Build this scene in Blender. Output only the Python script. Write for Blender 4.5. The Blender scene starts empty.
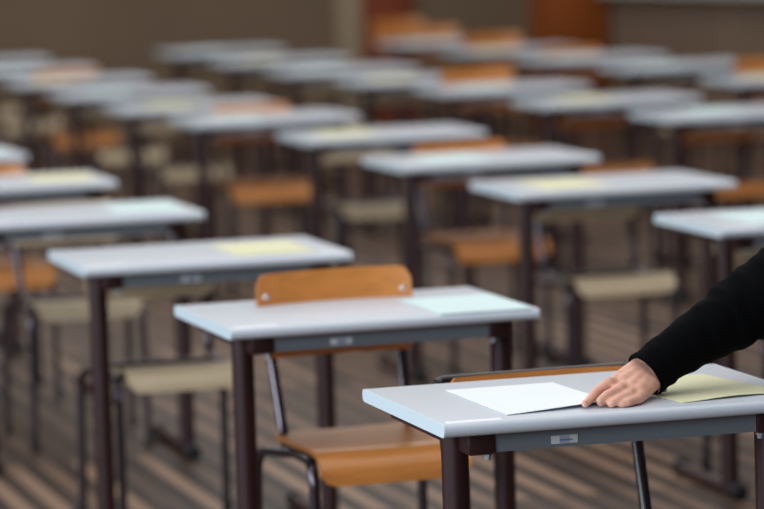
import bpy, bmesh, math, random
from mathutils import Vector, Matrix, noise
random.seed(7)
PI = math.pi
SC = bpy.context.scene
COL = SC.collection

# ------------------------------------------------------------------ materials
def lin(c):
    return tuple(((v/255)/12.92 if v/255 <= .04045 else ((v/255+.055)/1.055)**2.4) for v in c) + (1.0,)

def mat(name, rgb, rough=.5, metal=0.0, var=0.0, scale=8.0, stretch=(1, 1, 1), bump=0.0, spec=.5, coat=0.0, sheen=0.0):
    m = bpy.data.materials.new(name); m.use_nodes = True
    nt = m.node_tree; b = nt.nodes['Principled BSDF']
    b.inputs['Base Color'].default_value = lin(rgb)
    b.inputs['Roughness'].default_value = rough
    b.inputs['Metallic'].default_value = metal
    b.inputs['Specular IOR Level'].default_value = spec
    b.inputs['Coat Weight'].default_value = coat
    b.inputs['Sheen Weight'].default_value = sheen
    if var or bump:
        tc = nt.nodes.new('ShaderNodeTexCoord'); mp = nt.nodes.new('ShaderNodeMapping')
        mp.inputs['Scale'].default_value = stretch
        nz = nt.nodes.new('ShaderNodeTexNoise'); nz.inputs['Scale'].default_value = scale; nz.inputs['Detail'].default_value = 5
        nt.links.new(tc.outputs['Object'], mp.inputs[0]); nt.links.new(mp.outputs[0], nz.inputs['Vector'])
        if var:
            rp = nt.nodes.new('ShaderNodeValToRGB')
            c = lin(rgb)
            rp.color_ramp.elements[0].position = .3; rp.color_ramp.elements[1].position = .7
            rp.color_ramp.elements[0].color = tuple(v*(1-var) for v in c[:3]) + (1,)
            rp.color_ramp.elements[1].color = tuple(min(1, v*(1+var)) for v in c[:3]) + (1,)
            nt.links.new(nz.outputs['Fac'], rp.inputs[0]); nt.links.new(rp.outputs[0], b.inputs['Base Color'])
        if bump:
            bp = nt.nodes.new('ShaderNodeBump'); bp.inputs['Strength'].default_value = bump; bp.inputs['Distance'].default_value = .002
            nt.links.new(nz.outputs['Fac'], bp.inputs['Height']); nt.links.new(bp.outputs[0], b.inputs['Normal'])
    return m

M = dict(
    top=mat('grey_laminate', (206, 212, 222), .36, var=.035, scale=260, spec=.45),
    edge=mat('desk_edge_band', (214, 228, 236), .45),
    label=mat('white_paper_label', (252, 253, 255), .5),
    apron=mat('grey_painted_steel', (112, 118, 126), .45, spec=.4),
    dark=mat('dark_brown_enamel', (50, 25, 27), .34, var=.08, scale=30, spec=.5),
    rubber=mat('black_rubber', (12, 13, 16), .55),
    bolt=mat('zinc_bolt', (190, 200, 205), .3, metal=.9),
    stick=mat('silver_sticker', (205, 206, 206), .45),
    stickblue=mat('sticker_blue_print', (158, 165, 186), .5),
    stickink=mat('sticker_dark_print', (96, 104, 140), .5),
    steel=mat('dark_chrome_tube', (92, 85, 92), .17, metal=.88),
    black_tube=mat('black_lacquered_tube', (34, 28, 32), .25, spec=.6),
    chrome=mat('chrome_rivet', (225, 225, 228), .18, metal=1.0),
    wood=mat('orange_plywood', (200, 128, 64), .32, var=.14, scale=7, stretch=(1.5, 14, 14), coat=.25),
    woodedge=mat('plywood_edge', (160, 98, 46), .5, var=.3, scale=10, stretch=(1, 1, 60)),
    beige=mat('beige_laminate', (200, 179, 148), .4, var=.06, scale=9, coat=.15),
    beigeedge=mat('beige_plywood_edge', (150, 132, 102), .5, var=.2, scale=10, stretch=(1, 1, 60)),
    white=mat('white_paper', (246, 252, 254), .7, spec=.2),
    yellow=mat('pale_yellow_paper', (236, 234, 196), .7, spec=.2),
    cyan=mat('pale_cyan_paper', (222, 244, 244), .7, spec=.2),
    wall=mat('brown_grey_wall', (120, 101, 83), .8, var=.06, scale=1.2, spec=.2),
    wall2=mat('taupe_wall_panel', (134, 114, 97), .8, var=.08, scale=1.5, spec=.2),
    cream=mat('cream_frame', (158, 140, 116), .7, var=.04, scale=2),
    door=mat('red_brown_wood', (128, 64, 40), .6, var=.14, scale=5, stretch=(9, 9, 1), spec=.2),
    door2=mat('amber_brown_wood', (142, 74, 28), .6, var=.2, scale=4, stretch=(9, 9, 1), spec=.2),
    sill=mat('white_sill', (196, 196, 190), .5),
    skin=mat('skin', (226, 170, 148), .48, var=.09, scale=45, bump=.25, spec=.4),
    nail=mat('fingernail', (232, 168, 152), .28),
    fleece=mat('black_knit', (5, 5, 7), .95, var=.2, scale=500, bump=.5, spec=.08),
    trouser=mat('charcoal_cloth', (26, 27, 32), .9, spec=.15),
    hair=mat('brown_hair', (52, 34, 24), .55, var=.3, scale=60, stretch=(1, 1, 6)),
    shoe=mat('black_leather', (15, 14, 14), .35),
    pink=mat('pink_bracelet', (214, 130, 176), .5),
    eye=mat('eye', (30, 22, 18), .2),
    lip=mat('lip', (176, 92, 84), .45),
)
M['skin'].node_tree.nodes['Principled BSDF'].inputs['Subsurface Weight'].default_value = .12
M['skin'].node_tree.nodes['Principled BSDF'].inputs['Subsurface Radius'].default_value = (.012, .005, .003)

def floor_mat():
    m = bpy.data.materials.new('brown_strip_parquet'); m.use_nodes = True
    nt = m.node_tree; N = nt.nodes; L = nt.links; b = N['Principled BSDF']
    tc = N.new('ShaderNodeTexCoord'); sp = N.new('ShaderNodeSeparateXYZ'); L.new(tc.outputs['Object'], sp.inputs[0])
    def ma(op, a, bb=None, c=None):
        n = N.new('ShaderNodeMath'); n.operation = op
        for i, v in enumerate((a, bb, c)):
            if v is None: continue
            if isinstance(v, (int, float)): n.inputs[i].default_value = v
            else: L.new(v, n.inputs[i])
        return n.outputs[0]
    x, y = sp.outputs['X'], sp.outputs['Y']
    ix = ma('FLOOR', ma('DIVIDE', x, .05))
    iy = ma('FLOOR', ma('DIVIDE', ma('ADD', y, .75), 1.25))
    bx = ma('FLOOR', ma('DIVIDE', x, .98))
    cb = N.new('ShaderNodeCombineXYZ'); L.new(ix, cb.inputs[0]); L.new(iy, cb.inputs[1])
    wn = N.new('ShaderNodeTexWhiteNoise'); wn.noise_dimensions = '2D'; L.new(cb.outputs[0], wn.inputs['Vector'])
    cb2 = N.new('ShaderNodeCombineXYZ'); L.new(bx, cb2.inputs[0]); L.new(iy, cb2.inputs[1])
    wn2 = N.new('ShaderNodeTexWhiteNoise'); wn2.noise_dimensions = '2D'; L.new(cb2.outputs[0], wn2.inputs['Vector'])
    # strips: contrast differs from board to board
    amp = ma('ADD', ma('MULTIPLY', ma('ABSOLUTE', ma('MODULO', ma('ADD', iy, 1), 2)), .45), .45)
    alt = ma('ADD', ma('MULTIPLY', ma('ABSOLUTE', ma('MODULO', ix, 2)), .68), ma('MULTIPLY', wn.outputs['Value'], .55))
    s = ma('ADD', ma('MULTIPLY', ma('SUBTRACT', alt, .67), amp), .5)
    mp = N.new('ShaderNodeMapping'); mp.inputs['Scale'].default_value = (26, 1.6, 1); L.new(tc.outputs['Object'], mp.inputs[0])
    nz = N.new('ShaderNodeTexNoise'); nz.inputs['Scale'].default_value = 1.5; nz.inputs['Detail'].default_value = 4; L.new(mp.outputs[0], nz.inputs['Vector'])
    s = ma('ADD', s, ma('MULTIPLY', ma('SUBTRACT', nz.outputs['Fac'], .5), .5))
    rp = N.new('ShaderNodeValToRGB'); e = rp.color_ramp.elements
    e[0].position = .12; e[0].color = lin((36, 24, 19)); e[1].position = .9; e[1].color = lin((146, 117, 96))
    k = e.new(.5); k.color = lin((76, 58, 47))
    L.new(s, rp.inputs[0]); L.new(rp.outputs[0], b.inputs['Base Color'])
    b.inputs['Roughness'].default_value = .5
    b.inputs['Specular IOR Level'].default_value = .35
    return m
M['floor'] = floor_mat()

# ------------------------------------------------------------------ mesh helpers
def link(name, bm, m, parent=None, smooth=True, loc=None):
    me = bpy.data.meshes.new(name)
    bmesh.ops.recalc_face_normals(bm, faces=bm.faces)
    bm.to_mesh(me); bm.free()
    if smooth:
        for p in me.polygons: p.use_smooth = True
        try: me.set_sharp_from_angle(angle=math.radians(38))
        except Exception: pass
    for mm in (m if isinstance(m, (list, tuple)) else [m]): me.materials.append(mm)
    o = bpy.data.objects.new(name, me); COL.objects.link(o)
    if parent: o.parent = parent
    if loc: o.location = loc
    return o

def box(bm, x0, x1, y0, y1, z0, z1, bev=0.0, mi=0):
    r = bmesh.ops.create_cube(bm, size=1)
    vs = r['verts']
    for v in vs:
        v.co = Vector((x0+(v.co.x+.5)*(x1-x0), y0+(v.co.y+.5)*(y1-y0), z0+(v.co.z+.5)*(z1-z0)))
    if bev:
        es = list({e for v in vs for e in v.link_edges})
        bmesh.ops.bevel(bm, geom=es, offset=bev, segments=2, affect='EDGES', profile=.5)
    return bm

def bxo(*a, **k):
    bm = bmesh.new(); box(bm, *a, **k); return bm

def frame_for(t, ref):
    u = ref - t*ref.dot(t)
    if u.length < 1e-5: u = Vector((1, 0, 0)) - t*t.x
    u.normalize(); return u, t.cross(u)

def tube(bm, pts, r, seg=14, caps=True, ref=Vector((0, 0, 1)), squash=1.0):
    pts = [Vector(p) for p in pts]; n = len(pts)
    rs = r if isinstance(r, (list, tuple)) else [r]*n
    rings = []; u = None
    for i, p in enumerate(pts):
        t = (pts[min(i+1, n-1)]-pts[max(i-1, 0)]).normalized()
        u, w = frame_for(t, ref if u is None else u)
        rings.append([bm.verts.new(p+u*math.cos(a)*rs[i]+w*math.sin(a)*rs[i]*squash) for a in (2*PI*k/seg for k in range(seg))])
    for a, b in zip(rings, rings[1:]):
        for k in range(seg):
            bm.faces.new((a[k], a[(k+1) % seg], b[(k+1) % seg], b[k]))
    if caps:
        bm.faces.new(list(reversed(rings[0]))); bm.faces.new(rings[-1])
    return bm

def smooth_path(ctrl, rad=.05, n=7):
    """polyline with rounded corners"""
    ctrl = [Vector(c) for c in ctrl]; out = [ctrl[0]]
    for a, b, c in zip(ctrl, ctrl[1:], ctrl[2:]):
        d = min(rad, (a-b).length*.48, (c-b).length*.48)
        p, q = b+(a-b).normalized()*d, b+(c-b).normalized()*d
        for k in range(n+1):
            t = k/n; out.append(p*(1-t)**2+b*2*t*(1-t)+q*t*t)
    out.append(ctrl[-1]); return out

def copy_tree(o, parent=None):
    c = o.copy(); COL.objects.link(c); c.parent = parent
    for ch in list(o.children): copy_tree(ch, c)
    return c

def empty(name, loc=(0, 0, 0)):
    o = bpy.data.objects.new(name, None); COL.objects.link(o); o.location = loc
    o.empty_display_size = .1
    return o

def tag(o, label=None, cat=None, group=None):
    if label: o['label'] = label
    if cat: o['category'] = cat
    if group: o['group'] = group
    return o

def struct(name, bm, m, **k):
    o = link(name, bm, m, **k); o['kind'] = 'structure'; return o

# ------------------------------------------------------------------ camera
CX, CY, CZ = 0.0, 0.0, 1.669
R_ = Vector((0.96134332, -0.2733967, -0.03276077)); U_ = Vector((0.05893276, 0.08807098, 0.99436936)); F_ = Vector((0.26897203, 0.95786103, -0.10077847))
cam = bpy.data.cameras.new('camera'); co = bpy.data.objects.new('camera', cam); COL.objects.link(co)
mw = Matrix((( R_.x, U_.x, -F_.x, CX), (R_.y, U_.y, -F_.y, CY), (R_.z, U_.z, -F_.z, CZ), (0, 0, 0, 1)))
co.matrix_world = mw
cam.sensor_width = 36; cam.sensor_fit = 'HORIZONTAL'; cam.lens = 3586/764*36
cam.clip_end = 200
cam.dof.use_dof = True; cam.dof.focus_distance = 6.42; cam.dof.aperture_fstop = 3.1
SC.camera = co

# ------------------------------------------------------------------ setting
fl = struct('floor', bxo(-8, 16, -3, 26, -.05, 0), M['floor'], smooth=False)
WY = 24.0
struct('wall_back', bxo(-8, 8.474, WY, WY+.2, 0, 3.6), M['wall'], smooth=False)
struct('baseboard_back', bxo(-8, 6.44, WY-.02, WY, 0, .1), M['wall2'], smooth=False)
def slab(p, ang, l0, l1, d0, d1, z0, z1):
    bm = bmesh.new(); box(bm, l0, l1, d0, d1, z0, z1)
    bmesh.ops.transform(bm, matrix=Matrix.Translation(p) @ Matrix.Rotation(ang, 4, 'Z'), verts=bm.verts)
    return bm
WA = math.radians(-78)
WP = Vector((8.474, 24, 0))
struct('wall_right', slab(WP, WA, 0, 9, 0, .2, 0, 3.6), M['wall2'], smooth=False)
struct('trim_1', slab(WP, WA, -.02, 9, -.14, 0, .897, .945), M['sill'], smooth=False)
struct('trim_2', bxo(6.457, 6.637, WY-.05, WY, 0, 3.0), M['cream'], smooth=False)
def door(name, x0, x1, m):
    o = struct(name, bxo(x0, x1, WY-.06, WY, 0, 2.2, bev=.004), m, smooth=False)
    w = x1-x0
    bm = bmesh.new(); box(bm, x0+.08, x1-.08, WY-.075, WY-.055, .2, .95, bev=.006); box(bm, x0+.08, x1-.08, WY-.075, WY-.055, 1.15, 2.05, bev=.006)
    link('door_panel', bm, m, o)
    bm = bmesh.new(); tube(bm, smooth_path([(x1-.05, WY-.06, 1.05), (x1-.05, WY-.11, 1.05), (x1-.14, WY-.11, 1.05)], .02), .008)
    link('door_handle', bm, M['bolt'], o)
door('door_1', 6.637, 7.012, M['door'])
door('door_2', 7.875, 8.433, M['door2'])

# ------------------------------------------------------------------ desk (local origin = front-left floor corner)
W, D, H, T = .700, .520, .745, .024
def make_desk():
    root = empty('exam_desk')
    # top with post-formed rounded front and rear edges, 2 mm edge band on the short sides
    bm = bmesh.new(); prof = []
    r = .0115
    def arc(cy, cz, a0, a1, n=6):
        for k in range(n+1):
            a = a0+(a1-a0)*k/n; prof.append((cy+r*math.cos(a), cz+r*math.sin(a)))
    arc(r, H-r, PI/2, PI); arc(r, H-T+r, PI, 1.5*PI)
    arc(D-r, H-T+r, -PI/2, 0); arc(D-r, H-r, 0, PI/2)
    def ext(bm, x0, x1, off=0.0):
        a = [bm.verts.new((x0, y, z)) for y, z in prof]; b = [bm.verts.new((x1, y, z)) for y, z in prof]
        n = len(prof)
        for k in range(n): bm.faces.new((a[k], a[(k+1) % n], b[(k+1) % n], b[k]))
        bm.faces.new(list(reversed(a))); bm.faces.new(b)
    ext(bm, .003, W-.003); link('desk_top', bm, M['top'], root)
    for x0, x1 in ((0, .003), (W-.003, W)):
        bm = bmesh.new(); ext(bm, x0, x1); link('edge_band', bm, M['edge'], root)
    # paper labels stuck on the top
    for nm, x0, x1, y0 in (('name_label', .013, .112, .012), ('number_label', .615, .69, .022)):
        bm = bxo(x0, x1, y0, y0+.024, H, H+.0007); link(nm, bm, M['label'], root, smooth=False)
    # apron rail
    bm = bmesh.new(); box(bm, .088, .612, .040, .052, H-T-.036, H-T, bev=.002)
    box(bm, .088, .612, .040, .070, H-T-.0362, H-T-.033)
    ap = link('apron', bm, M['apron'], root, smooth=False)
    # brackets, bolts
    for s, xl in ((1, .053), (-1, W-.053)):
        x0, x1 = sorted((xl, xl+s*.052))
        bm = bxo(x0, x1, .034, .15, H-T-.040, H-T, bev=.006)
        br = link('bracket', bm, M['dark'], root)
        bm = bmesh.new(); xb = xl+s*.040
        tube(bm, [(xb, .05, H-T-.040), (xb, .05, H-T-.043), (xb, .05, H-T-.0431), (xb, .05, H-T-.050)], [.009, .009, .006, .006], seg=8)
        link('bolt', bm, M['bolt'], br)
        # support under the top
        bm = bxo(xl-.015, xl+.015, .12, D-.05, H-T-.028, H-T, bev=.004); link('top_support', bm, M['dark'], root)
        # column leg, oval tube
        bm = bmesh.new(); tube(bm, [(xl, .115, .03), (xl, .115, H-T)], .0245, seg=24); link('leg', bm, M['dark'], root)
        # floor bar with end caps
        bm = bmesh.new(); tube(bm, [(xl, .06, .024), (xl, D-.03, .024)], .019, seg=18)
        ft = link('foot_bar', bm, M['steel'] if False else M['dark'], root)
        for y0, y1 in ((.035, .065), (D-.035, D-.005)):
            bm = bmesh.new(); tube(bm, [(xl, y0, .025), (xl, y0+.004, .025), (xl, y1-.004, .025), (xl, y1, .025)], [.019, .0245, .0245, .019], seg=18)
            link('end_cap', bm, M['rubber'], ft)
    return root

def add_sticker(desk, x):
    z = H-T-.030
    bm = bxo(x, x+.049, .0385, .0402, z, z+.0145); s = link('sticker', bm, M['stick'], desk, smooth=False)
    bm = bxo(x+.015, x+.034, .0378, .0386, z+.001, z+.0138); link('blue_print', bm, M['stickblue'], s, smooth=False)
    bm = bxo(x+.015, x+.039, .0372, .0380, z+.0055, z+.0075); link('dark_print', bm, M['stickink'], s, smooth=False)

# ------------------------------------------------------------------ chairs (local origin = floor under seat centre, front = -Y)
def shell(nu, nv, f, th):
    """closed thin shell; f(u,v)->(point, normal)"""
    bm = bmesh.new(); A = []; B = []
    for i in range(nu+1):
        ra = []; rb = []
        for j in range(nv+1):
            p, n = f(i/nu, j/nv); p = Vector(p); n = Vector(n).normalized()
            ra.append(bm.verts.new(p+n*th/2)); rb.append(bm.verts.new(p-n*th/2))
        A.append(ra); B.append(rb)
    for i in range(nu):
        for j in range(nv):
            bm.faces.new((A[i][j], A[i+1][j], A[i+1][j+1], A[i][j+1]))
            bm.faces.new((B[i][j], B[i][j+1], B[i+1][j+1], B[i+1][j]))
    rim = [(i, 0) for i in range(nu)] + [(nu, j) for j in range(nv)] + [(i, nv) for i in range(nu, 0, -1)] + [(0, j) for j in range(nv, 0, -1)]
    for k, (i, j) in enumerate(rim):
        i2, j2 = rim[(k+1) % len(rim)]
        fc = bm.faces.new((A[i][j], B[i][j], B[i2][j2], A[i2][j2])); fc.material_index = 1
    return bm

def corner(t, W2, r):
    """inset of the half-height at distance |t| from the centre for rounded corners"""
    a = abs(t)-(W2-r)
    return 0 if a <= 0 else r-math.sqrt(max(0, r*r-a*a))

SEATP = [(-.205, .390), (-.2045, .405), (-.2015, .420), (-.195, .433), (-.184, .444), (-.168, .4515), (-.145, .455), (-.08, .4545), (0, .4525), (.08, .451), (.15, .451), (.185, .452)]
def seat_bm(sw=.172, r=.045, tilt=0.0, drop=1.0):
    n = len(SEATP)-1
    def f(u, v):
        x = (2*u-1); x = math.copysign(1-(1-abs(x))**1.6, x) if False else x
        X = x*sw
        k = v*n; i = min(int(k), n-1); t = k-i
        y = SEATP[i][0]*(1-t)+SEATP[i+1][0]*t; z = SEATP[i][1]*(1-t)+SEATP[i+1][1]*t
        z = .455-(.455-z)*drop
        # rounded rear and front corners in plan
        ins = corner(X, sw, r)
        if y > .1: y -= ins*(y-.1)/.09
        if v < .3: z += ins*.55*(1-v/.3)
        z += .004*(abs(x)**2)*(.3 if v < .3 else 1) - tilt*max(0, y+.16)
        ty = SEATP[i+1][0]-SEATP[i][0]; tz = SEATP[i+1][1]-SEATP[i][1]
        return (X, y, z), (0, -tz, ty)
    return shell(26, 22, f, .011)

def back_bm(hw=.192, zc=.72, hh=.095, yc=.235, r=.034, lean=.17, curve=.035):
    def f(u, v):
        X = (2*u-1)*hw
        h = hh-corner(X, hw, r)
        dz = (2*v-1)*h
        y = yc+dz*lean-curve*(X/hw)**2
        return (X, y, zc+dz), (2*curve*X/hw**2, 1, -lean)
    return shell(30, 10, f, .011)

def make_chair(kind):
    root = empty('school_chair')
    sm = [M['wood'], M['woodedge']] if kind != 'beige' else [M['beige'], M['beigeedge']]
    link('seat', (seat_bm(sw=.160, tilt=.10, drop=.78) if kind in ('beige', 'woodlow') else seat_bm()), sm, root)
    if kind == 'framed':
        bk = link('backrest', back_bm(hw=.186, zc=.680, hh=.062, yc=.213, r=.012, lean=.17, curve=.02), sm, root)
    elif kind in ('beige', 'woodlow'):
        bk = link('backrest', back_bm(hw=.178, zc=.666, hh=.062, yc=.226, r=.03), sm, root)
    elif kind == 'woodmid':
        bk = link('backrest', back_bm(hw=.178, zc=.700, hh=.076, yc=.230, r=.03), sm, root)
    else:
        bk = link('backrest', back_bm(hw=.184, r=.026), sm, root)
    R = .0115
    ZT = {'beige': .705, 'woodlow': .705, 'woodmid': .745}.get(kind, .785)
    ZC = {'beige': .666, 'woodlow': .666, 'woodmid': .700}.get(kind, .72); YC = {'beige': .226, 'woodlow': .226, 'woodmid': .230}.get(kind, .235)
    for s in (-1, 1):
        # front leg and rear leg meet under the seat side
        bm = bmesh.new(); tube(bm, smooth_path([(s*.176, -.165, .008), (s*.172, -.150, .437), (s*.160, .03, .432)], .055), R)
        lg = link('leg', bm, M['steel'], root)
        bm = bmesh.new(); tube(bm, [(s*.176, -.166, 0), (s*.176, -.165, .03)], .0135, seg=12); link('rubber_foot', bm, M['rubber'], lg)
        bm = bmesh.new(); tube(bm, smooth_path([(s*.200, .235, .008), (s*.196, .210, .418), (s*.160, .03, .432)], .055), R)
        lg = link('leg', bm, M['steel'], root)
        bm = bmesh.new(); tube(bm, [(s*.200, .236, 0), (s*.200, .234, .03)], .0135, seg=12); link('rubber_foot', bm, M['rubber'], lg)
        if kind != 'framed':
            bm = bmesh.new(); tube(bm, smooth_path([(s*.148, -.02, .436), (s*.148, .150, .440), (s*.160, .148+(ZT-.42)*.32, ZT)], .05), R)
            link('back_upright', bm, M['steel'], root)
            for z in ((ZT-.02),):
                y = YC+(z-ZC)*.17-.035*(.163/.183)**2
                bm = bmesh.new(); tube(bm, [(s*.163, y+.006, z), (s*.163, y-.0075, z), (s*.163, y-.0095, z)], [.007, .007, .004], seg=12)
                link('rivet', bm, M['chrome'], bk)
    if kind == 'framed':
        path = smooth_path([(-.16, -.02, .432), (-.192, .150, .420), (-.194, .248, .734), (.194, .248, .734), (.192, .150, .420), (.16, -.02, .432)], .014)
        bm = bmesh.new(); tube(bm, path, [.0090 if p_.z > .73 else .0118 for p_ in path]); link('back_frame', bm, M['black_tube'], root)
    for y in (-.11, .14):
        bm = bmesh.new(); tube(bm, [(-.16, y, .437), (.16, y, .437)], .008, seg=10); link('cross_bar', bm, M['steel'], root)
    return root

# ------------------------------------------------------------------ lay the room out
ORD = ['frontmost', 'second', 'third', 'fourth', 'fifth', 'sixth', 'seventh', 'eighth', 'ninth', 'rearmost']
FILES = ['leftmost file', 'second file from the left', 'third file from the left', 'rightmost file']
# (x, y, sheet colour, chair kind, chair dx, chair dy, chair turn)
desks = [
    [(1.757, 5.895, 'D1', 'framed', .376, .385, 1), (1.746, 7.435, 'cyan', 'wood', .347, .19, 2), (1.714, 8.885, 'yellow', 'beige', .272, .29, 1),
     (1.65, 10.29, 'cyan', 'beige', .418, .57, -1), (1.66, 11.61, 'yellow', 'woodmid', .33, .36, 2), (1.62, 13.05, 'cyan', 'beige', .34, .3, -2)],
    [(3.439, 8.901, 'cyan', 'beige', .34, .28, 1), (3.334, 10.304, 'yellow', 'beige', .365, .28, -1), (3.334, 11.565, 'cyan', 'woodmid', .375, .34, 3),
     (3.395, 13.06, 'yellow', 'beige', .365, .5, 0), (3.26, 14.38, 'cyan', 'woodmid', .36, .34, -3), (3.20, 15.50, 'yellow', 'beige', .35, .4, 2),
     (3.20, 16.85, 'cyan', 'beige', .34, .33, -2), (3.21, 18.2, 'yellow', 'woodmid', .36, .36, 3), (3.2, 19.6, 'cyan', 'beige', .34, .3, 0), (3.2, 21.0, 'yellow', 'beige', .35, .3, 2)],
    [(4.93, 13.25, 'cyan', 'woodlow', .36, .33, 2), (4.81, 14.45, 'yellow', 'woodlow', .35, .30, -2), (4.75, 15.72, 'cyan', 'wood', .33, .36, 2),
     (4.65, 16.82, 'yellow', 'beige', .35, .3, -1), (4.60, 18.05, 'cyan', 'beige', .34, .34, 1), (4.61, 19.45, 'yellow', 'beige', .36, .3, -2), (4.63, 20.95, 'cyan', 'beige', .34, .3, 1)],
    [(6.07, 15.41, 'yellow', 'wood', .38, .36, 2), (6.08, 16.92, 'cyan', 'beige', .34, .3, 0), (6.03, 18.13, 'cyan', 'woodmid', .34, .40, -2),
     (5.99, 19.40, 'yellow', 'wood', .36, .42, 3), (6.01, 20.85, 'cyan', 'wood', .37, .42, -3)],
]
STK = {(0, 0): .208, (0, 1): .232, (0, 2): .255}
proto_desk = make_desk()
protos = {k: make_chair(k) for k in ('wood', 'beige', 'framed', 'woodlow', 'woodmid')}
used = set()

def sheet_bm(w, h, nx=8, ny=12, fz=None, th=.0012):
    def f(u, v):
        z = fz(u, v) if fz else .0004*math.sin(u*5+v*3)
        return (u*w, v*h, th/2+.0008+max(0, z)), (0, 0, 1)
    return shell(nx, ny, f, th)

kindname = {'wood': 'orange plywood', 'beige': 'beige', 'framed': 'tube-framed orange plywood', 'woodlow': 'low orange plywood', 'woodmid': 'orange plywood'}
first_desk = True
for fi, fl_ in enumerate(desks):
    n = len(fl_)
    for ri, (x, y, paper, kind, cdx, cdy, rot) in enumerate(fl_):
        pos = ORD[ri] if ri < n-1 else 'rearmost'
        where = f'{pos} in the {FILES[fi]}'
        d = proto_desk if first_desk else copy_tree(proto_desk)
        d.location = (x, y, 0)
        if not first_desk or True: d.rotation_euler.z = math.radians({(0, 0): .3, (0, 1): .9, (0, 2): -.3, (1, 3): -.9}.get((fi, ri), random.uniform(-.25, .25)))
        first_desk = False
        if (fi, ri) == (0, 0):
            lab = 'sharp nearest grey exam desk where the hand lays out a white sheet'
        elif (fi, ri) == (0, 1):
            lab = 'grey exam desk with pale cyan sheet and orange plywood chair, directly behind the nearest desk'
        else:
            lab = f'grey exam desk with {"pale yellow" if paper=="yellow" else "pale cyan"} sheet, {where}'
        tag(d, lab, 'desk', 'exam desks in files')
        c = protos[kind] if kind not in used else copy_tree(protos[kind]); used.add(kind)
        c.location = (x+cdx, y+cdy, 0); c.rotation_euler.z = math.radians(rot)
        if (fi, ri) == (0, 0): cl = 'orange plywood chair with dark tube across its top, behind the nearest desk'
        else: cl = f'{kindname[kind]} school chair at the desk {where}'
        tag(c, cl, 'chair', 'school chairs behind the desks')
        # papers
        if (fi, ri) != (0, 0):
            if fi == 0:
                px = {1: .475, 2: .415, 3: .46, 4: .45, 5: .45}[ri]; py = {1: .012, 2: .07, 3: .10, 4: .1, 5: .1}[ri]; w, h = .212, .32
            else:
                px = .12+random.uniform(-.02, .03); py = .07; w, h = .215, .33
            a = math.radians(random.uniform(-2, 2))
            p = link('paper_sheet', sheet_bm(w, h), [M[paper], M[paper]])
            p.location = (x+px, y+py, H); p.rotation_euler.z = a
            tag(p, f'{"pale yellow" if paper=="yellow" else "pale cyan"} exam sheet on the desk {where}', 'paper', 'exam sheets on the desks')
for key, x in STK.items(): pass
# stickers: every desk carries one on its apron
alld = [o for o in COL.objects if o.name.split('.')[0] == 'exam_desk']
order = []
for o in alld:
    add_sticker(o, .208 if abs(o.location.y-5.9) < .05 else .238+.02*math.sin(o.location.y*3))

# a lone orange chair behind the last desk of the rightmost file
c = copy_tree(protos['wood']); c.location = (6.62, 22.75, 0)
tag(c, 'orange plywood chair standing alone behind the last row, before the wall', 'chair', 'school chairs behind the desks')

# sheets on the nearest desk
def held_bm():
    A, B_, C_, D_ = Vector((1.883, 6.300, .0015)), Vector((2.093, 6.303, .0015)), Vector((1.890, 5.952, .0015)), Vector((2.098, 5.985, .0125))
    def f(u, v):
        a = C_.lerp(D_, u); b = A.lerp(B_, u); p = a.lerp(b, v)
        k = u**1.1*(1-v)**2
        p.z = .0015+.0085*k
        return (p.x-1.883, p.y-5.952, p.z), (0, 0, 1)
    return shell(18, 24, f, .0012)
p = link('paper_sheet', held_bm(), [M['white'], M['white']])
p.location = (1.883, 5.952, H); tag(p, 'white exam sheet on the nearest desk with its corner held by the hand', 'paper', 'exam sheets on the desks')
p = link('paper_sheet', sheet_bm(.215, .30, 14, 16, lambda u, v: .0035*max(0, 1-v*4)*math.sin(u*PI)**2), [M['yellow'], M['yellow']])
p.location = (2.216, 5.943, H); p.rotation_euler.z = math.radians(9.5)
tag(p, 'pale yellow sheet on the nearest desk under the black sleeve', 'paper', 'exam sheets on the desks')

# ------------------------------------------------------------------ person
def blob_chain(bm, pts, seg=16):
    """tapered round-ended limb through (point, radius[, flat]) stations"""
    P = [Vector(p[0]) for p in pts]; Rr = [p[1] for p in pts]
    st = []
    d0 = (P[0]-P[1]).normalized(); d1 = (P[-1]-P[-2]).normalized()
    for a in (0, .3, .6, .85): st.append((P[0]+d0*Rr[0]*math.cos(a*PI/2), Rr[0]*max(.02, math.sin(a*PI/2))))
    for i in range(len(P)-1):
        k = 6
        for j in range(k): t = j/k; st.append((P[i].lerp(P[i+1], t), Rr[i]*(1-t)+Rr[i+1]*t))
    for a in (1, .85, .6, .3, 0): st.append((P[-1]+d1*Rr[-1]*math.cos(a*PI/2), Rr[-1]*max(.02, math.sin(a*PI/2))))
    tube(bm, [s[0] for s in st], [s[1] for s in st], seg=seg)

def ell(bm, c, r, rot=None):
    q = bmesh.ops.create_uvsphere(bm, u_segments=24, v_segments=16, radius=1)
    m = Matrix.Translation(Vector(c)) @ (rot or Matrix.Identity(4)) @ Matrix.Diagonal((r[0], r[1], r[2], 1))
    bmesh.ops.transform(bm, matrix=m, verts=q['verts'])

def organic(name, bm, m, parent, voxel, smooth_it, fac=.5, disp=0.0, dscale=.05):
    o = link(name, bm, m, parent)
    r = o.modifiers.new('remesh', 'REMESH'); r.mode = 'VOXEL'; r.voxel_size = voxel; r.use_smooth_shade = True
    s = o.modifiers.new('smooth', 'SMOOTH'); s.iterations = smooth_it; s.factor = fac
    if disp:
        t = bpy.data.textures.new(name+'_folds', 'CLOUDS'); t.noise_scale = dscale; t.noise_depth = 2
        dm = o.modifiers.new('folds', 'DISPLACE'); dm.texture = t; dm.strength = disp; dm.mid_level = .5
    return o

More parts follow.
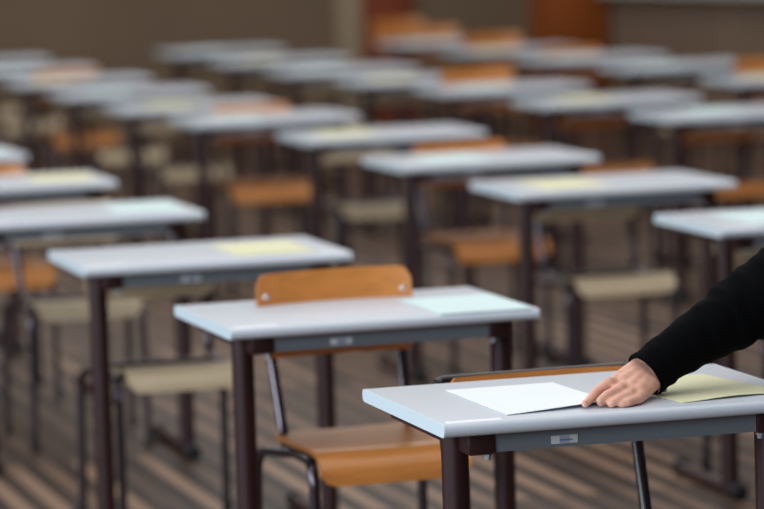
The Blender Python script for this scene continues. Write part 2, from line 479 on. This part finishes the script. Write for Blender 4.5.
Z = H
person = empty('person', (3.05, 6.28, 0))
def L3(x, y, z): return Vector((x-3.05, y-6.28, z))
WR = L3(2.201, 6.068, Z+.044)      # wrist, inside the cuff
EL = L3(2.509, 6.10, Z+.203)
SH = L3(2.790, 6.10, 1.16)
bm = bmesh.new()
# forearm, upper arm (wrist is broad: two bones side by side)
WI = L3(2.182, 6.066, Z+.054); WL = L3(2.193, 6.034, Z+.032)
FA = L3(2.303, 6.080, Z+.101)
blob_chain(bm, [(WI, .0205), (L3(2.222, 6.066, Z+.070), .023), (FA+Vector((-.003, .004, .004)), .027), (EL, .044)])
blob_chain(bm, [(WL, .0190), (L3(2.226, 6.056, Z+.060), .023), (FA+Vector((.003, -.004, -.004)), .027), (EL, .044)])
blob_chain(bm, [(EL, .044), (SH, .055)])
# palm: four metacarpals from the wrist to the knuckles
kn = [L3(2.0980, 6.0050, Z+0.0348), L3(2.1100, 5.9830, Z+0.0263), L3(2.1230, 5.9680, Z+0.0173), L3(2.1380, 5.9610, Z+0.0113)]
wb = [WI, WI.lerp(WL, .33), WI.lerp(WL, .66), WL]
for k, w, rk in zip(kn, wb, (.0122, .0120, .0112, .0100)):
    blob_chain(bm, [(w, .0185), (w.lerp(k, .6)+Vector((0, .004, -.002)), .0142), (w.lerp(k, .86)+Vector((0, .002, -.002)), .0108), (k, rk)])
blob_chain(bm, [(WR, .022), (WR.lerp(kn[1], .5)+Vector((0, .014, -.006)), .018), (kn[1]+Vector((.008, .012, -.008)), .013)])
for a, b, w in ((0, 1, .2), (1, 2, .5), (2, 3, .8)):      # flesh between the bones keeps the back of the hand smooth
    m_ = kn[a].lerp(kn[b], .5); blob_chain(bm, [(WI.lerp(WL, w), .0180), (WI.lerp(WL, w).lerp(m_, .7)+Vector((0, .001, -.0005)), .0138)])
# index finger: long, pressing the corner of the sheet
ix = [kn[0], L3(2.0715, 5.992, Z+.0250), L3(2.0530, 5.975, Z+.0150), L3(2.0385, 5.962, Z+.0085)]
blob_chain(bm, list(zip(ix, (.0108, .0090, .0080, .0066))))
# middle, ring, little finger: curled, tips resting low
f2 = [kn[1], L3(2.0800, 5.9650, Z+0.0203), L3(2.0650, 5.9600, Z+0.0113), L3(2.0740, 5.9670, Z+0.0073)]
blob_chain(bm, list(zip(f2, (.0106, .0092, .0082, .0068))))
f3 = [kn[2], L3(2.0950, 5.9510, Z+0.0133), L3(2.0820, 5.9500, Z+0.0076), L3(2.0930, 5.9590, Z+0.0063)]
blob_chain(bm, list(zip(f3, (.0100, .0088, .0080, .0066))))
f4 = [kn[3], L3(2.1120, 5.9440, Z+0.0090), L3(2.1000, 5.9450, Z+0.0066), L3(2.1100, 5.9530, Z+0.0058)]
blob_chain(bm, list(zip(f4, (.0090, .0080, .0072, .0060))))
# thumb, leaves the far side of the palm and closes under the index finger
blob_chain(bm, list(zip([WI+Vector((-.008, .012, -.010)), L3(2.1200, 6.0430, Z+0.0248), L3(2.0840, 6.0200, Z+0.0148), L3(2.0620, 6.0010, Z+0.0088)], (.0165, .0125, .0100, .0078))))
# rest of the body
SR = L3(2.85, 6.46, 1.20); ER = L3(2.90, 6.52, .92); WRr = L3(2.74, 6.50, .74)
PEL = L3(3.12, 6.28, .94); CH = L3(2.88, 6.28, 1.17); NK = L3(2.82, 6.28, 1.29); HD = L3(2.845, 6.28, 1.43)
blob_chain(bm, [(SR, .052), (ER, .042), (WRr, .027)])
ell(bm, WRr+Vector((-.03, 0, -.05)), (.022, .038, .05))
for k in range(4):
    b0 = WRr+Vector((-.035, (k-1.5)*.018, -.09)); blob_chain(bm, [(b0, .010), (b0+Vector((-.004, 0, -.04)), .009), (b0+Vector((.008, 0, -.068+abs(k-1.4)*.008)), .0075)])
blob_chain(bm, [(WRr+Vector((-.03, -.03, -.03)), .012), (WRr+Vector((-.05, -.05, -.075)), .009)])
blob_chain(bm, [(PEL, .13), (PEL.lerp(CH, .5), .115), (CH, .13)])
blob_chain(bm, [(SH+Vector((.01, .02, 0)), .055), (CH+Vector((-.01, 0, .04)), .09), (SR+Vector((.0, -.02, 0)), .055)])
blob_chain(bm, [(CH, .08), (NK, .055), (HD, .052)])
# head facing the desk (-X, tilted down)
hr = Matrix.Rotation(math.radians(-35), 4, 'Y')
ell(bm, HD+Vector((.01, 0, .03)), (.095, .078, .105), hr)
ell(bm, HD+Vector((-.045, 0, -.03)), (.052, .050, .062), hr)
blob_chain(bm, [(HD+Vector((-.082, 0, .022)), .010), (HD+Vector((-.112, 0, -.018)), .014)])
for s in (-1, 1): ell(bm, HD+Vector((.015, s*.078, .0)), (.018, .010, .030), hr)
# legs
for s in (-1, 1):
    blob_chain(bm, [(PEL+Vector((0, s*.08, -.02)), .095), (L3(3.08, 6.28+s*.10, .50), .062), (L3(3.12, 6.28+s*.11, .09), .042)])
    blob_chain(bm, [(L3(3.14, 6.28+s*.11, .05), .036), (L3(2.98, 6.28+s*.12, .035), .032)])
body = organic('body', bm, M['skin'], person, .0026, 3, .5)
# face details and hair
for s in (-1, 1):
    bm = bmesh.new(); ell(bm, HD+Vector((-.085, s*.030, .028)), (.010, .012, .009)); link('eye', bm, M['eye'], person)
bm = bmesh.new(); blob_chain(bm, [(HD+Vector((-.092, -.02, -.055)), .006), (HD+Vector((-.097, 0, -.055)), .007), (HD+Vector((-.092, .02, -.055)), .006)]); link('mouth', bm, M['lip'], person)
bm = bmesh.new(); ell(bm, HD+Vector((.030, 0, .050)), (.098, .088, .100), hr); ell(bm, HD+Vector((.09, 0, -.02)), (.045, .06, .07), hr)
organic('hair', bm, M['hair'], person, .006, 3)
# nail on the index finger
bm = bmesh.new(); dn = (ix[3]-ix[2]).normalized()
rotn = dn.to_track_quat('X', 'Z').to_matrix().to_4x4()
ell(bm, ix[3]+Vector((-.001, -.0005, .0058)), (.0052, .0042, .0014), rotn); link('fingernail', bm, M['nail'], person)

# sweater: torso and far arm by remesh, near sleeve lofted with folds
bm = bmesh.new()
blob_chain(bm, [(PEL+Vector((-.02, 0, .06)), .155), (PEL.lerp(CH, .5), .145), (CH, .15)])
blob_chain(bm, [(SH+Vector((.01, .02, 0)), .078), (CH+Vector((-.01, 0, .04)), .115), (SR+Vector((0, -.02, 0)), .078)])
blob_chain(bm, [(SR, .075), (ER, .062), (WRr.lerp(ER, .15), .046)])
blob_chain(bm, [(CH, .10), (NK+Vector((0, 0, -.01)), .070)])
def sleeve_axis():
    # straight cut cuff, then forearm, elbow, upper arm
    ctrl = [(L3(2.183, 6.050, Z+.0390), .0430), (L3(2.227, 6.062, Z+.065), .0425), (L3(2.303, 6.080, Z+.101), .0500), (L3(2.370, 6.09, Z+.130), .0610),
            (L3(2.437, 6.10, Z+.163), .0700), (L3(2.515, 6.10, Z+.208), .0740), (SH.lerp(EL, .4), .075), (SH, .080)]
    return ctrl
ctrl = sleeve_axis()
P = []; RR = []
for (a, ra), (b, rb) in zip(ctrl, ctrl[1:]):
    for k in range(16):
        t = k/16; P.append(a.lerp(b, t)); RR.append(ra*(1-t)+rb*t)
P.append(ctrl[-1][0]); RR.append(ctrl[-1][1])
for _ in range(8):
    P = [P[0]] + [(P[i-1]+P[i]*2+P[i+1])/4 for i in range(1, len(P)-1)] + [P[-1]]
    RR = [RR[0]] + [(RR[i-1]+RR[i]*2+RR[i+1])/4 for i in range(1, len(RR)-1)] + [RR[-1]]
sb = bmesh.new(); seg = 40; rings = []; u = None
for i, p in enumerate(P):
    t = (P[min(i+1, len(P)-1)]-P[max(i-1, 0)]).normalized()
    if i == 0: u, w = frame_for(t, Vector((0, 0, 1)))
    else: u, w = frame_for(t, u)
    ring = []
    for k in range(seg):
        a = 2*PI*k/seg
        s = i/len(P)
        nn = noise.noise(Vector((i*.22, math.cos(a)*1.1, math.sin(a)*1.1)))
        n2 = math.sin(i*.55+2.2*math.sin(a)+1.3*math.cos(a*2))
        fold = .0035*nn*(0.4+1.6*min(1, s*2)) + .0022*n2*min(1, s*2.4)
        q = RR[i]+fold
        if i == 0: q -= .003
        if i == 5: q -= .0012
        # sag below the forearm
        q *= 1.0 + .05*max(0, -math.cos(a))
        ring.append(sb.verts.new(p+u*math.cos(a)*q+w*math.sin(a)*q))
    rings.append(ring)
# turn the hem in
inner = [sb.verts.new(P[3]+(v.co-P[0])*.80) for v in rings[0]]
for a, b in [(inner, rings[0])]+list(zip(rings, rings[1:])):
    for k in range(seg): sb.faces.new((a[k], a[(k+1) % seg], b[(k+1) % seg], b[k]))
organic('sweater', bm, M['fleece'], person, .009, 6, .5, disp=.012, dscale=.08)
link('sleeve', sb, M['fleece'], person)
bm = bmesh.new()
for s in (-1, 1): blob_chain(bm, [(PEL+Vector((0, s*.075, 0)), .125), (L3(3.08, 6.28+s*.10, .50), .085), (L3(3.12, 6.28+s*.11, .10), .068)])
organic('trousers', bm, M['trouser'], person, .009, 5, .5, disp=.01, dscale=.1)
for s in (-1, 1):
    bm = bmesh.new(); blob_chain(bm, [(L3(3.15, 6.28+s*.11, .045), .044), (L3(3.05, 6.28+s*.115, .042), .042), (L3(2.94, 6.28+s*.12, .036), .036)])
    box(bm, *(L3(2.92, 0, 0).x, L3(3.19, 0, 0).x), s*.115-.04, s*.115+.04, 0, .02, bev=.006)
    link('shoe', bm, M['shoe'], person)
# wrist things, worn
def ringband(r, rr, c, tilt, name, m, parts=1):
    bm = bmesh.new(); t = (EL-WR).normalized(); u, w = frame_for(t, Vector((0, 0, 1)))
    pts = [c+u*math.cos(a)*r*1.0+w*math.sin(a)*r+t*math.cos(a)*tilt for a in (2*PI*k/40 for k in range(41))]
    tube(bm, pts, rr, seg=8, caps=False); return link(name, bm, m, person)
ringband(.0300, .0032, WR.lerp(EL, .0)+Vector((-.004, -.010, -.013)), .002, 'bracelet', M['pink'])
ringband(.0325, .0024, WR.lerp(EL, .0)+Vector((.003, -.008, -.010)), -.004, 'bangle', M['bolt'])
tag(person, 'person in a black sweater leaning over the nearest desk, hand on the white sheet', 'person')

# ------------------------------------------------------------------ light
def area(name, loc, rot, sx, sy, e, col):
    l = bpy.data.lights.new(name, 'AREA'); l.shape = 'RECTANGLE'; l.size = sx; l.size_y = sy; l.energy = e; l.color = col
    o = bpy.data.objects.new(name, l); COL.objects.link(o); o.location = loc; o.rotation_euler = rot
    return o
# daylight from the windows along the left side
area('window_light', (-4.5, 5.0, 2.7), (0, math.radians(-74), math.radians(20)), 3.0, 14, 720, (.80, .91, 1.0))
# ceiling light
area('ceiling_light', (3.5, 13.5, 4.8), (0, 0, 0), 8.5, 20, 600, (1.0, .97, .93))
w = bpy.data.worlds.new('world'); SC.world = w; w.use_nodes = True
w.node_tree.nodes['Background'].inputs[0].default_value = (.80, .86, 1, 1)
w.node_tree.nodes['Background'].inputs[1].default_value = .07

SC.view_settings.view_transform = 'Standard'; SC.view_settings.look = 'None'
SC.view_settings.gamma = 1; SC.view_settings.use_curve_mapping = False
SC.view_settings.exposure = .13
